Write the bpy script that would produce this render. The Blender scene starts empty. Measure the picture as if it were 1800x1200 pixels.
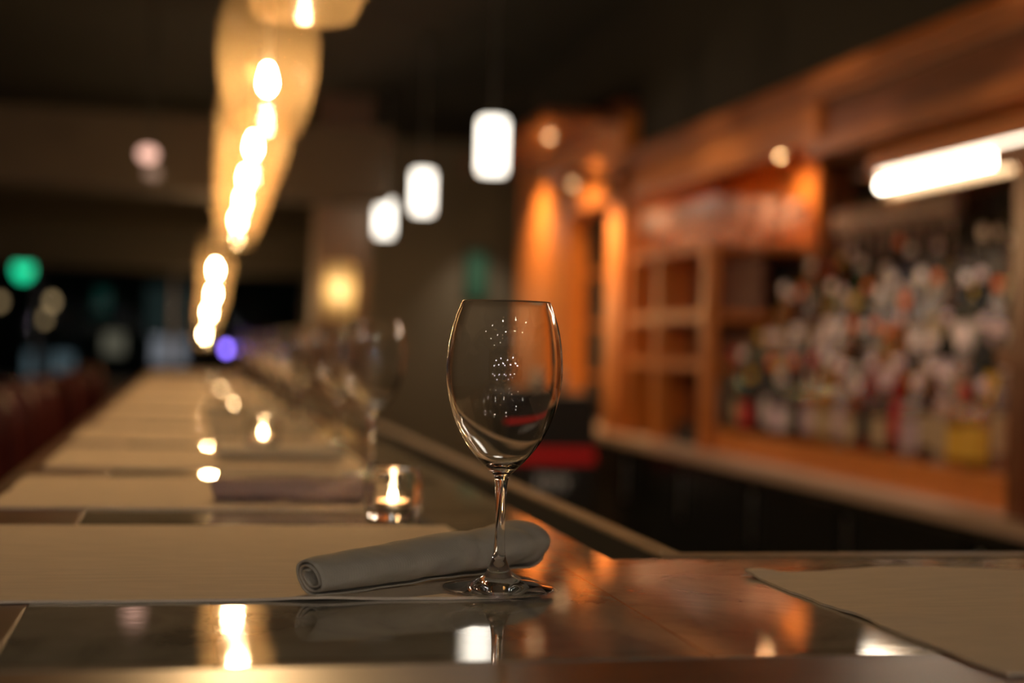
import bpy, math, random
from mathutils import Vector, Matrix, noise
random.seed(7)
SC = bpy.context.scene
COL = SC.collection
# ------------------------------------------------------------------ camera
F, CX, CY = 2500.0, 900.0, 600.0          # focal length in pixels of the 1800 px wide frame (50 mm)
VPX, VPY, RHO = 335.0, 600.0, math.radians(1.7)
BAR = 1.07                                # height of the bar top
CAM = Vector((0, 0, BAR + 0.188))
_c, _s = math.cos(RHO), math.sin(RHO)
_x, _y = VPX - CX, VPY - CY
_x0, _y0 = _c * _x + _s * _y, -_s * _x + _c * _y
PITCH = math.atan(_y0 / F); YAW = math.atan(-_x0 / math.hypot(F, _y0))
FW = Vector((math.sin(YAW) * math.cos(PITCH), math.cos(YAW) * math.cos(PITCH), math.sin(PITCH)))
R0 = Vector((math.cos(YAW), -math.sin(YAW), 0)); U0 = R0.cross(FW)
RT = _c * R0 + _s * U0; UP = -_s * R0 + _c * U0
cd = bpy.data.cameras.new('camera'); cam = bpy.data.objects.new('camera', cd); COL.objects.link(cam)
cam.matrix_world = Matrix(((RT.x, UP.x, -FW.x, CAM.x), (RT.y, UP.y, -FW.y, CAM.y), (RT.z, UP.z, -FW.z, CAM.z), (0, 0, 0, 1)))
cd.sensor_width = 36; cd.lens = F / 1800 * 36; cd.clip_start = 0.05; cd.clip_end = 200
cd.dof.use_dof = True; cd.dof.focus_distance = 1.11; cd.dof.aperture_fstop = 2.25; cd.dof.aperture_ratio = 1.18
SC.camera = cam
def on(ax, val, px, py):
    r = FW + RT * (px - CX) / F - UP * (py - CY) / F
    return CAM + r * ((val - CAM[ax]) / r[ax])
# ------------------------------------------------------------------ world and exposure
SC.view_settings.view_transform = 'Standard'; SC.view_settings.look = 'None'
SC.view_settings.exposure = 1.0; SC.view_settings.gamma = 1.0
SC.view_settings.use_curve_mapping = False
W = bpy.data.worlds.new('night'); SC.world = W; W.use_nodes = True
W.node_tree.nodes['Background'].inputs[0].default_value = (0.010, 0.011, 0.009, 1)
W.node_tree.nodes['Background'].inputs[1].default_value = 0.5
cy = SC.cycles
cy.use_denoising = True
cy.max_bounces = 14; cy.diffuse_bounces = 3; cy.glossy_bounces = 6; cy.transmission_bounces = 14; cy.transparent_max_bounces = 16
cy.sample_clamp_indirect = 30.0; cy.blur_glossy = 0.0; cy.caustics_refractive = True; cy.caustics_reflective = True
LIGHTS = []
def spot(name, loc, power, col, angle=100, blend=1.0, size=0.02, direction=(0, 0, -1), parent=None):
    l = bpy.data.lights.new(name, 'SPOT'); l.energy = power; l.color = col
    l.spot_size = math.radians(angle); l.spot_blend = blend; l.shadow_soft_size = size
    o = bpy.data.objects.new(name, l); COL.objects.link(o); o.location = loc
    o.rotation_euler = Vector(direction).to_track_quat('-Z', 'Y').to_euler()
    if parent: o.parent = parent
    return o
# ------------------------------------------------------------------ materials
def mat(name, color=(.5, .5, .5), rough=.5, metal=0, spec=.5, trans=0, ior=1.5, emis=None, es=0, coat=0):
    m = bpy.data.materials.new(name); m.use_nodes = True
    b = m.node_tree.nodes['Principled BSDF']
    b.inputs['Base Color'].default_value = (*color, 1); b.inputs['Roughness'].default_value = rough
    b.inputs['Metallic'].default_value = metal; b.inputs['Specular IOR Level'].default_value = spec
    b.inputs['Transmission Weight'].default_value = trans; b.inputs['IOR'].default_value = ior
    b.inputs['Coat Weight'].default_value = coat; b.inputs['Coat Roughness'].default_value = .3
    if emis: b.inputs['Emission Color'].default_value = (*emis, 1); b.inputs['Emission Strength'].default_value = es
    m.diffuse_color = (*color, 1)
    return m
def nd(m, t, **kw):
    n = m.node_tree.nodes.new(t)
    for k, v in kw.items(): setattr(n, k, v)
    return n
def lk(m, a, b): m.node_tree.links.new(a, b)
def coords(m, scale=(1, 1, 1)):
    tc = nd(m, 'ShaderNodeTexCoord'); mp = nd(m, 'ShaderNodeMapping'); mp.inputs['Scale'].default_value = scale
    lk(m, tc.outputs['Object'], mp.inputs[0]); return mp.outputs[0]
def ramp(m, fac, stops):
    r = nd(m, 'ShaderNodeValToRGB'); el = r.color_ramp.elements
    while len(el) < len(stops): el.new(.5)
    for e, (p, c) in zip(el, stops): e.position = p; e.color = (*c, 1)
    lk(m, fac, r.inputs[0]); return r.outputs[0]
def bump(m, h, strength, dist=.002):
    b = nd(m, 'ShaderNodeBump'); b.inputs['Strength'].default_value = strength; b.inputs['Distance'].default_value = dist
    lk(m, h, b.inputs['Height']); lk(m, b.outputs[0], m.node_tree.nodes['Principled BSDF'].inputs['Normal'])
def noise_tex(m, vec, scale, detail=4, rough=.5, dist=0):
    n = nd(m, 'ShaderNodeTexNoise'); n.inputs['Scale'].default_value = scale; n.inputs['Detail'].default_value = detail
    n.inputs['Roughness'].default_value = rough; n.inputs['Distortion'].default_value = dist
    lk(m, vec, n.inputs['Vector']); return n.outputs[0]
def wood(name, lo, hi, stretch=(9, 9, 1), rough=.35, coat=.2):
    m = mat(name, hi, rough, coat=coat)
    f = noise_tex(m, coords(m, stretch), 3.5, 6, .6, .8)
    c = ramp(m, f, [(.3, lo), (.7, hi)])
    lk(m, c, m.node_tree.nodes['Principled BSDF'].inputs['Base Color']); bump(m, f, .08)
    return m
WOOD = wood('orange_wood', (.46, .145, .026), (.66, .225, .042))
WOOD_H = wood('orange_wood_horizontal', (.46, .145, .026), (.66, .225, .042), (9, 1, 9))
WOOD_D = wood('red_brown_wood', (.12, .034, .010), (.20, .06, .018), (9, 1, 9))
WOOD_E = wood('bar_edge_wood', (.10, .036, .010), (.18, .066, .018), (2, 7, 7), .35)
WOOD_EL = wood('bar_edge_wood_long', (.10, .036, .010), (.18, .066, .018), (7, 2, 7), .35)
WOOD_LIP = wood('bar_lip_wood', (.28, .20, .115), (.38, .27, .16), (5, 5, 5), .5, 0)
WOOD_C = wood('cornice_wood', (.27, .078, .014), (.38, .118, .022), (9, 1, 9))
BLACK = mat('black_matte', (.012, .012, .011), .6)
BLACKG = mat('black_gloss', (.010, .011, .010), .25)
CEIL = mat('black_ceiling', (.016, .016, .012), .85)
GLASS = mat('clear_glass', (1, 1, 1), 0.0, trans=1, ior=1.5)
GLASS_B = mat('bar_glass', (1, 1, 1), 0.0, trans=1, ior=1.5)
STEMW = mat('stemware_glass', (1, .84, .80), 0.14, trans=.66, ior=1.5)  # pink tint and milky body stand in for bright glints on the glasses
THICK = mat('thick_glass', (.98, .98, .96), 0.0, trans=1, ior=1.48)
CHROME = mat('brushed_steel', (.62, .58, .52), .28, 1)
# stone: polished warm grey tiles with veins
STONE = mat('polished_stone', (.2, .17, .13), .07, spec=.5)
def _stone(m):
    v = coords(m)
    n1 = noise_tex(m, v, 5.5, 8, .62, 1.2)
    c1 = ramp(m, n1, [(.30, (.13, .115, .09)), (.44, (.33, .285, .215)), (.56, (.42, .365, .28)), (.72, (.22, .17, .12))])
    tc = coords(m, (1, 1, 1))
    br = nd(m, 'ShaderNodeTexBrick'); br.offset = 0; br.inputs['Scale'].default_value = 1
    br.inputs['Brick Width'].default_value = .305; br.inputs['Row Height'].default_value = .305; br.inputs['Mortar Size'].default_value = .0012
    br.inputs['Color1'].default_value = (.72, .80, .86, 1); br.inputs['Color2'].default_value = (1.08, 1.0, .92, 1); br.inputs['Mortar'].default_value = (.45, .4, .35, 1)
    mp = nd(m, 'ShaderNodeMapping'); mp.inputs['Location'].default_value = (.285, .06, 0); lk(m, tc, mp.inputs[0]); lk(m, mp.outputs[0], br.inputs['Vector'])
    mx = nd(m, 'ShaderNodeMix', data_type='RGBA', blend_type='MULTIPLY'); mx.inputs[0].default_value = 1
    lk(m, c1, mx.inputs[6]); lk(m, br.outputs[0], mx.inputs[7])
    b = m.node_tree.nodes['Principled BSDF']; lk(m, mx.outputs[2], b.inputs['Base Color'])
    n2 = noise_tex(m, v, 26, 6, .6, .5)
    r = nd(m, 'ShaderNodeMapRange'); r.inputs['To Min'].default_value = .02; r.inputs['To Max'].default_value = .075; lk(m, n2, r.inputs[0]); lk(m, r.outputs[0], b.inputs['Roughness'])
    n3 = noise_tex(m, coords(m, (1, 2.2, 1)), 34, 3, .5, 0); bump(m, n3, .06, .0006)
_stone(STONE)
def cloth(name, col, scale=1500):
    m = mat(name, col, .92, spec=.15)
    v = coords(m)
    w1 = nd(m, 'ShaderNodeTexWave', bands_direction='X'); w1.inputs['Scale'].default_value = scale / 6.28; lk(m, v, w1.inputs['Vector']); w1.inputs['Distortion'].default_value = .6
    w2 = nd(m, 'ShaderNodeTexWave', bands_direction='Y'); w2.inputs['Scale'].default_value = scale / 6.28; lk(m, v, w2.inputs['Vector']); w2.inputs['Distortion'].default_value = .6
    a = nd(m, 'ShaderNodeMath', operation='ADD'); lk(m, w1.outputs[1], a.inputs[0]); lk(m, w2.outputs[1], a.inputs[1])
    n = noise_tex(m, v, 120, 3); a2 = nd(m, 'ShaderNodeMath', operation='ADD'); lk(m, a.outputs[0], a2.inputs[0]); lk(m, n, a2.inputs[1])
    n2 = noise_tex(m, coords(m, (.4, 2.5, 1)), 45, 4)
    c = ramp(m, n2, [(.3, tuple(x * .90 for x in col)), (.7, col)])
    lk(m, c, m.node_tree.nodes['Principled BSDF'].inputs['Base Color'])
    bump(m, a2.outputs[0], .18, .0005)
    return m
LINEN = cloth('beige_linen', (.80, .66, .49))
LINEN_G = cloth('grey_linen', (.52, .465, .36))
LINEN_M = cloth('mauve_linen', (.42, .30, .27))
RED_LEATHER = mat('dark_red_leather', (.07, .010, .008), .4)
def emit(name, col, s): return mat(name, (.02, .02, .02), .6, emis=col, es=s)
# amber shade: thin frosted glass, part clear, part diffusing
SHADE = bpy.data.materials.new('amber_frosted_glass'); SHADE.use_nodes = True
def _shade(m, tint, clear):
    nt = m.node_tree; nt.nodes.clear(); out = nd(m, 'ShaderNodeOutputMaterial')
    t = nd(m, 'ShaderNodeBsdfTransparent'); t.inputs[0].default_value = (*[.6 + .4 * x for x in tint], 1)
    tl = nd(m, 'ShaderNodeBsdfTranslucent'); tl.inputs[0].default_value = (*tint, 1)
    g = nd(m, 'ShaderNodeBsdfGlossy'); g.inputs['Roughness'].default_value = .12
    m1 = nd(m, 'ShaderNodeMixShader'); m1.inputs[0].default_value = 1 - clear; lk(m, t.outputs[0], m1.inputs[1]); lk(m, tl.outputs[0], m1.inputs[2])
    m2 = nd(m, 'ShaderNodeMixShader'); m2.inputs[0].default_value = .03; lk(m, m1.outputs[0], m2.inputs[1]); lk(m, g.outputs[0], m2.inputs[2])
    lk(m, m2.outputs[0], out.inputs[0])
FABRIC = bpy.data.materials.new('lamp_fabric'); FABRIC.use_nodes = True
_shade(FABRIC, (.80, .60, .34), .10)
_shade(SHADE, (.85, .56, .27), .955)
OPAL = bpy.data.materials.new('opal_glass'); OPAL.use_nodes = True
_b = OPAL.node_tree.nodes['Principled BSDF']; _b.inputs['Base Color'].default_value = (.8, .78, .72, 1); _b.inputs['Roughness'].default_value = .2
_b.inputs['Emission Color'].default_value = (1, .93, .80, 1); _b.inputs['Emission Strength'].default_value = 1.7
# ------------------------------------------------------------------ mesh helpers
class MB:
    def __init__(s): s.v = []; s.f = []; s.sm = []
    def add(s, vs, fs, smooth=False):
        k = len(s.v); s.v += [tuple(v) for v in vs]; s.f += [tuple(i + k for i in f) for f in fs]; s.sm += [smooth] * len(fs); return s
    def box(s, a, b, bev=0):
        x0, y0, z0 = a; x1, y1, z1 = b
        if bev <= 0:
            vs = [(x, y, z) for z in (z0, z1) for y in (y0, y1) for x in (x0, x1)]
            return s.add(vs, [(0, 2, 3, 1), (4, 5, 7, 6), (0, 1, 5, 4), (2, 6, 7, 3), (0, 4, 6, 2), (1, 3, 7, 5)])
        import bmesh
        bm = bmesh.new(); bmesh.ops.create_cube(bm, size=1)
        for v in bm.verts: v.co = Vector(((x0 + x1) / 2 + v.co.x * (x1 - x0), (y0 + y1) / 2 + v.co.y * (y1 - y0), (z0 + z1) / 2 + v.co.z * (z1 - z0)))
        bmesh.ops.bevel(bm, geom=bm.edges[:], offset=bev, segments=3, affect='EDGES', profile=.5)
        bm.verts.index_update(); s.add([v.co[:] for v in bm.verts], [[v.index for v in f.verts] for f in bm.faces], False); bm.free(); return s
    def lathe(s, prof, n=32, c=(0, 0, 0), smooth=True):
        vs = []; fs = []
        for r, z in prof:
            for k in range(n):
                a = 2 * math.pi * k / n; vs.append((c[0] + r * math.cos(a), c[1] + r * math.sin(a), c[2] + z))
        for i in range(len(prof) - 1):
            for k in range(n):
                k2 = (k + 1) % n; fs.append((i * n + k, i * n + k2, (i + 1) * n + k2, (i + 1) * n + k))
        if prof[0][0] > 1e-5 and s_closed(prof) is False:
            fs.append(tuple(reversed(range(n)))); fs.append(tuple(range((len(prof) - 1) * n, len(prof) * n)))
        s.add(vs, fs, smooth)
        return s
    def rod(s, p, q, r, n=10, r2=None):
        p, q = Vector(p), Vector(q); d = (q - p).normalized(); u = d.orthogonal().normalized(); w = d.cross(u); r2 = r if r2 is None else r2
        vs = [p + (u * math.cos(2 * math.pi * k / n) + w * math.sin(2 * math.pi * k / n)) * r for k in range(n)]
        vs += [q + (u * math.cos(2 * math.pi * k / n) + w * math.sin(2 * math.pi * k / n)) * r2 for k in range(n)]
        fs = [(k, (k + 1) % n, n + (k + 1) % n, n + k) for k in range(n)] + [tuple(reversed(range(n))), tuple(range(n, 2 * n))]
        return s.add(vs, fs, True)
    def build(s, name, m, parent=None, weld=False, auto=True):
        me = bpy.data.meshes.new(name); me.from_pydata(s.v, [], s.f)
        me.polygons.foreach_set('use_smooth', s.sm)
        if weld:
            import bmesh
            bm = bmesh.new(); bm.from_mesh(me); bmesh.ops.remove_doubles(bm, verts=bm.verts, dist=1e-5); bmesh.ops.recalc_face_normals(bm, faces=bm.faces); bm.to_mesh(me); bm.free()
        me.update()
        if m: me.materials.append(m)
        o = bpy.data.objects.new(name, me); COL.objects.link(o)
        if parent: o.parent = parent
        if auto and any(s.sm): me.set_sharp_from_angle(angle=math.radians(50))
        return o
def s_closed(prof): return abs(prof[0][0] - prof[-1][0]) < 1e-9 and abs(prof[0][1] - prof[-1][1]) < 1e-9
def smooth_prof(p, k=5):
    out = []
    for i in range(len(p) - 1):
        a = p[max(i - 1, 0)]; b = p[i]; c = p[i + 1]; d = p[min(i + 2, len(p) - 1)]
        for j in range(k):
            t = j / k
            out.append(tuple(.5 * (2 * b[q] + (c[q] - a[q]) * t + (2 * a[q] - 5 * b[q] + 4 * c[q] - d[q]) * t * t + (3 * b[q] - a[q] - 3 * c[q] + d[q]) * t ** 3) for q in (0, 1)))
    out.append(p[-1]); return [(max(r, 0), z) for r, z in out]
def tag(o, label, cat, group=None):
    o['label'] = label; o['category'] = cat
    if group: o['group'] = group
    return o
def thing(name, label, cat, loc=(0, 0, 0), rz=0, group=None):
    o = bpy.data.objects.new(name, None); COL.objects.link(o); o.empty_display_size = .05
    o.location = loc; o.rotation_euler = (0, 0, rz); return tag(o, label, cat, group)
def struct(o): o['kind'] = 'structure'; return o
def copy_tree(o, parent=None):
    c = o.copy(); COL.objects.link(c); c.parent = parent
    for ch in list(o.children): copy_tree(ch, c)
    return c
def once(proto, used, label, loc, rz=0):
    o = proto if not used else copy_tree(proto)
    used.append(1); o.location = loc; o.rotation_euler = (0, 0, rz); o['label'] = label; return o
ORD = ['first', 'second', 'third', 'fourth', 'fifth', 'sixth', 'seventh', 'eighth', 'ninth', 'tenth', 'eleventh', 'twelfth', 'thirteenth', 'fourteenth', 'fifteenth',
       'sixteenth', 'seventeenth', 'eighteenth', 'nineteenth', 'twentieth', 'twenty-first', 'twenty-second', 'twenty-third', 'twenty-fourth', 'twenty-fifth', 'twenty-sixth', 'twenty-seventh', 'twenty-eighth']
# ------------------------------------------------------------------ the room
XL, XR, YB, YF, ZC = -5.5, 2.72, -5.0, 15.0, 2.95
struct(MB().box((XL - .1, YB - .1, -.1), (XR + .1, YF + .1, 0)).build('floor', mat('dark_floor', (.05, .035, .025), .5)))
struct(MB().box((XL - .1, YB - .1, ZC), (XR + .1, YF + .1, ZC + .1)).build('ceiling', CEIL))
WALLD = mat('dark_taupe_wall', (.16, .13, .09), .8)
struct(MB().box((XR, YB, 0), (XR + .1, YF, ZC)).build('wall_right', WALLD))
struct(MB().box((XL - .1, YB, 0), (XL, YF, ZC)).build('wall_left', mat('dark_wall', (.03, .03, .025), .8)))
struct(MB().box((XL, YB - .1, 0), (XR, YB, ZC)).build('wall_back', mat('dark_wall_back', (.04, .035, .03), .8)))
# far wall: sill and head round a wide window on the left, plain taupe to the right
wx = 1.15; far = MB()
far.box((XL, YF, 0), (wx, YF + .1, .8)); far.box((XL, YF, 2.1), (wx, YF + .1, ZC)); far.box((wx, YF, 0), (XR, YF + .1, ZC))
struct(far.build('wall_far', WALLD))
wn = MB()
for k in range(6):
    x = XL + (wx - XL) * k / 5; wn.box((x - .03, YF + .01, .8), (x + .03, YF + .09, 2.1))
wn.box((XL, YF + .01, .8), (wx, YF + .09, .85)); wn.box((XL, YF + .01, 2.05), (wx, YF + .09, 2.1))
win = struct(wn.build('window_1', BLACKG))
MB().box((XL, YF + .045, .85), (wx, YF + .055, 2.05)).build('pane', mat('coated_window_glass', (1, 1, 1), 0, trans=1, ior=1.1), win)
struct(MB().box((2.05, YB, 2.2), (XR, 6.46, ZC)).build('trim_3', mat('added_soffit', (.014, .012, .008), .85)))  # black block added to darken the wall above the cornice
struct(MB().box((2.05, 6.46, 2.46), (XR, 9.0, ZC)).build('trim_4', mat('added_soffit_far', (.014, .012, .008), .85)))
# low beams crossing the room
BEAM = mat('brown_beam', (.062, .045, .028), .7)
p0 = on(1, 7.8, 0, 205); p1 = on(1, 7.8, 690, 330)
bz0, bz1 = on(1, 7.8, 340, 335).z, on(1, 7.8, 340, 205).z
struct(MB().box((XL, 7.8, bz0), (p1.x, 8.2, bz1)).build('trim_1', BEAM))
q0, q1 = on(1, 12, 340, 475).z, on(1, 12, 340, 400).z
struct(MB().box((XL, 12, q0), (on(1, 12, 600, 400).x, 12.3, q1)).build('trim_2', mat('dark_beam', (.05, .042, .025), .7)))
# column on the right end of the beams, with a wall lamp
cxa, cxb = on(1, 9.6, 556, 450).x, on(1, 9.6, 650, 450).x
col = MB().box((cxa, 9.6, 0), (cxb, 10.0, ZC)).build('column', mat('brown_column', (.20, .13, .085), .6))
tag(col, 'brown square column beyond the end of the bar carrying the glowing wall lamp', 'column')
# return wall of taupe plaster behind the pendants
gw = MB().box((on(1, 11.5, 650, 500).x, 11.5, 0), (XR, 11.7, ZC)).build('wall_inner', mat('olive_plaster', (.30, .25, .175), .8)); struct(gw)

# ------------------------------------------------------------------ bar counter
YE = 9.0
XO, XW, XI = -.235, -.105, .382        # outer edge, wood/stone joint, inner edge of the long leg
YO, YW, YI = .705, .842, 1.251        # same for the near leg
XE = 1.85
bar = thing('bar_counter', 'long L-shaped stone topped bar with wooden border running from the front to the far end', 'bar')
T = .04
top = MB()
top.add([(XW, YW, BAR), (XE, YW, BAR), (XE, YI, BAR), (XI, YI, BAR), (XI - .03, YE, BAR), (XW, YE, BAR),
         (XW, YW, BAR - T), (XE, YW, BAR - T), (XE, YI, BAR - T), (XI, YI, BAR - T), (XI - .03, YE, BAR - T), (XW, YE, BAR - T)],
        [(0, 1, 2, 3, 4, 5), (11, 10, 9, 8, 7, 6), (0, 6, 7, 1), (1, 7, 8, 2), (2, 8, 9, 3), (3, 9, 10, 4), (4, 10, 11, 5), (5, 11, 6, 0)])
top.build('stone_top', STONE, bar)
MB().box((XO, YO, BAR - .05), (XE, YW - .0008, BAR - .0005), .0012).build('wood_border', WOOD_E, bar)
MB().box((XO, YW, BAR - .05), (XW - .0008, YE, BAR - .0005), .0012).build('wood_border', WOOD_EL, bar)
gut = MB().box((XI - .03, YI + .001, BAR - .06), (.455, YE, BAR - .045)); gut.box((.455, YI + .001, BAR - .06), (XE, YI + .055, BAR - .045))
gut.build('drip_channel', BLACK, bar)
l0, l1 = .447, .473; n0, n1 = YI + .046, YI + .068
def lring(za, zb):
    return MB().add([(l0, n0, za), (XE, n0, za), (XE, n1, za), (l1, n1, za), (l1, YE, za), (l0, YE, za),
         (l0, n0, zb), (XE, n0, zb), (XE, n1, zb), (l1, n1, zb), (l1, YE, zb), (l0, YE, zb)],
        [(0, 1, 2, 3), (0, 3, 4, 5), (9, 8, 7, 6), (11, 10, 9, 6), (0, 6, 7, 1), (1, 7, 8, 2), (2, 8, 9, 3), (3, 9, 10, 4), (4, 10, 11, 5), (5, 11, 6, 0)])
lring(BAR - .004, BAR - .0075).build('rail_lip', WOOD_LIP, bar)
lring(BAR - .0075, BAR - .08).build('rail_core', BLACK, bar)
for (x, y) in ((.412, 1.335), (.412, 2.4), (.60, YI + .02)):
    MB().lathe([(0, .004), (.003, .0035), (.0045, 0), (.0045, -.01)], 14, (x, y, BAR - .045)).build('screw', CHROME, bar)
MB().rod((.452, n1 - .002, BAR - .003), (.449, n0 - .03, BAR - .038), .0012).build('mitre_joint', CHROME, bar)
fp = MB().box((XO + .18, YO + .18, 0), (XE, YO + .22, BAR - .05)); fp.box((XO + .18, YO + .22, 0), (XO + .22, YE, BAR - .05))
fp.build('front_panel', WOOD_D, bar)
ip = MB().box((.40, YI + .02, .25), (.46, YE, BAR - .081)); ip.box((.46, YI, .25), (XE, YI + .06, BAR - .081)); ip.build('inner_panel', BLACK, bar)
MB().box((XO + .2, YE, 0), (.46, YE + .04, BAR - .01)).build('end_panel', WOOD_D, bar)
MB().box((XO + .1, YO + .16, .18), (XE, YO + .12, .22)).build('foot_rail', CHROME, bar)

# ------------------------------------------------------------------ place mats
def cloth_sheet(x0, x1, y0, y1, seed, th=.0016, nx=60, ny=50, wav=.0035, lift=()):
    vs = []; fs = []
    def edge(t, s): return noise.noise(Vector((t * 14, seed * 3.1 + s, 0))) * wav + noise.noise(Vector((t * 60, s, seed))) * wav * .3
    for side in (0, 1):
        for j in range(ny + 1):
            for i in range(nx + 1):
                u, v = i / nx, j / ny
                x = x0 + (x1 - x0) * u; y = y0 + (y1 - y0) * v
                x += edge(y, 1) * (1 - u) + edge(y, 2) * u; y += edge(x, 3) * (1 - v) + edge(x, 4) * v
                z = th * side + .0002 + .0006 * max(0, noise.noise(Vector((x * 9, y * 9, seed)))) 
                d = min(u, 1 - u, v, 1 - v)
                if d < .02: z += side * .0004
                for (lx, ly, r, h) in lift:
                    q = math.hypot(x - lx, y - ly) / r
                    if q < 1: z += h * (1 - q * q) ** 2
                vs.append((x, y, z))
    n = (nx + 1) * (ny + 1)
    for j in range(ny):
        for i in range(nx):
            a = j * (nx + 1) + i; q = (a, a + 1, a + nx + 2, a + nx + 1)
            fs.append(tuple(reversed(q))); fs.append(tuple(n + k for k in q))
    for i in range(nx):
        a = i; fs.append((a, a + 1, n + a + 1, n + a)); a = ny * (nx + 1) + i; fs.append((a + 1, a, n + a, n + a + 1))
    for j in range(ny):
        a = j * (nx + 1); fs.append((a + nx + 1, a, n + a, n + a + nx + 1)); a += nx; fs.append((a, a + nx + 1, n + a + nx + 1, n + a))
    return vs, fs
my = [1.052, 1.632, 2.135, 2.70, 3.26, 3.83, 4.40, 4.97, 5.54, 6.11, 6.68, 7.25, 7.82, 8.35]
for i, y in enumerate(my):
    a = random.uniform(-.006, .006)
    big = i < 4
    vs, fs = cloth_sheet(-.205 + a, .272 + a, y, y + (.425, .375, .44, .44)[i] if big else y + .43, i, nx=(100 if i < 2 else 30), ny=(70 if i < 2 else 20),
                         lift=((.272, 1.05, .03, .0025), (.10, 1.05, .05, .0015)) if i == 0 else ())
    m = MB().add(vs, fs, True); o = m.build('placemat', LINEN); o.location.z = BAR
    if i == 0: lab = 'nearest beige linen placemat, under the sharp wine glass and its grey napkin'
    elif i == 1: lab = 'beige linen placemat just behind the nearest one, under the mauve napkin'
    elif i == len(my) - 1: lab = 'last beige linen placemat at the far end of the bar'
    else: lab = 'beige linen placemat, %s from the front along the long bar' % ORD[i]
    tag(o, lab, 'placemat', 'placemats along the long bar')
vs, fs = cloth_sheet(0, .46, 0, .385, 31, nx=90, ny=70, wav=.006, lift=((.46 * .35, .383, .12, .004), (0.01, .38, .03, .004), (.03, .19, .05, .002)))
o = MB().add(vs, fs, True).build('placemat', LINEN); o.location = (.488, .772, BAR); o.rotation_euler.z = math.radians(2.0)
tag(o, 'beige linen placemat with a frayed corner, alone at the right front of the bar', 'placemat')
fr = MB()
for k in range(9):
    a = math.radians(150 + k * 9 + random.uniform(-4, 4)); L = random.uniform(.006, .026)
    p = Vector((.008 + random.uniform(0, .006), .380 + random.uniform(-.006, .004), .0022)); d = Vector((math.cos(a), math.sin(a), 0)); prev = p
    for s_ in range(4):
        d = Matrix.Rotation(random.uniform(-.25, .25), 3, 'Z') @ d; q = prev + d * L / 4; q.z = .0018; fr.rod(prev, q, .00025, 5); prev = q
fr.build('frayed_thread', LINEN, o)

# ------------------------------------------------------------------ napkins
def napkin(p, q, r0, r1, m, label, seed, crease=True):
    """rolled cloth: spiral section swept from the open end p to the gathered end q (both on the mat)"""
    p, q = Vector(p), Vector(q); ax = (q - p); L = ax.length; d = ax.normalized(); side = Vector((-d.y, d.x, 0)).normalized(); up = d.cross(side); up = up if up.z > 0 else -up
    vs = []; fs = []; NL, NS = 70, 110; turns = 2.6
    for i in range(NL + 1):
        t = i / NL; s = t * L
        r = r0 + (r1 - r0) * (t ** .8)
        endf = 1.0
        if t > .86: endf = math.sqrt(max(1e-4, 1 - ((t - .86) / .14) ** 2.4)) * .90 + .10
        if t < .02: endf = .96 + t * 2
        for j in range(NS + 1):
            u = j / NS                                   # 0 outside end of the cloth, 1 inner end
            ang = -math.pi * .62 + u * turns * 2 * math.pi
            rr = r * (1 - .58 * u ** 1.1)
            w = noise.noise(Vector((math.cos(ang) * 1.6, math.sin(ang) * 1.6 + seed, s * 22))) * .10 + noise.noise(Vector((ang * 1.3, seed, s * 55))) * .045
            if crease:
                w += -.20 * math.exp(-((t - .80 + .10 * math.cos(ang)) / .035) ** 2) * (1 - u) * (math.sin(ang) > -.9)
                w += -.13 * math.exp(-((t - .55 - .12 * math.sin(ang)) / .05) ** 2) * (1 - u)
            rr *= (1 + w * (1 - .5 * u))
            rr *= endf if u < .4 else max(endf, .4)
            x, z = math.cos(ang) * rr * 1.12, math.sin(ang) * rr * .93
            z = max(z, -r * .90 + .0015 * u)
            sk = -0.003 * math.sin(ang) * (1 - t)              # the open end is cut a little slanted
            vs.append(p + d * (s + sk) + side * x + up * (z + r * .90 * (1.0 - 0 * t)))
    for i in range(NL):
        for j in range(NS):
            a = i * (NS + 1) + j; fs.append((a, a + 1, a + NS + 2, a + NS + 1))
    o = MB().add(vs, fs, True).build('rolled_napkin', m, auto=False)
    so = o.modifiers.new('solid', 'SOLIDIFY'); so.thickness = .0014; so.offset = -1
    zmin = min(v[2] for v in [tuple(x) for x in vs]); o.location.z = BAR + .0024 - zmin
    return tag(o, label, 'napkin', None)
napkin((.091, 1.057, 0), (.303, 1.196, .002), .0160, .0236, LINEN_G, 'rolled grey cloth napkin lying behind the sharp wine glass in front', 1)
napkin((.030, 1.70, 0), (.215, 1.69, 0), .0150, .0175, LINEN_M, 'rolled mauve cloth napkin left of the nearest lit candle', 2)
for k, (x, y) in enumerate(((.045, 2.27), (.045, 2.84), (.04, 3.40), (.04, 3.97))):
    napkin((x, y, 0), (x + .2, y - .01, 0), .0135, .016, LINEN_G, 'blurred rolled grey napkin on the %s placemat from the front' % ORD[k + 2], 5 + k)['group'] = 'blurred napkins further along the bar'

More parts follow.
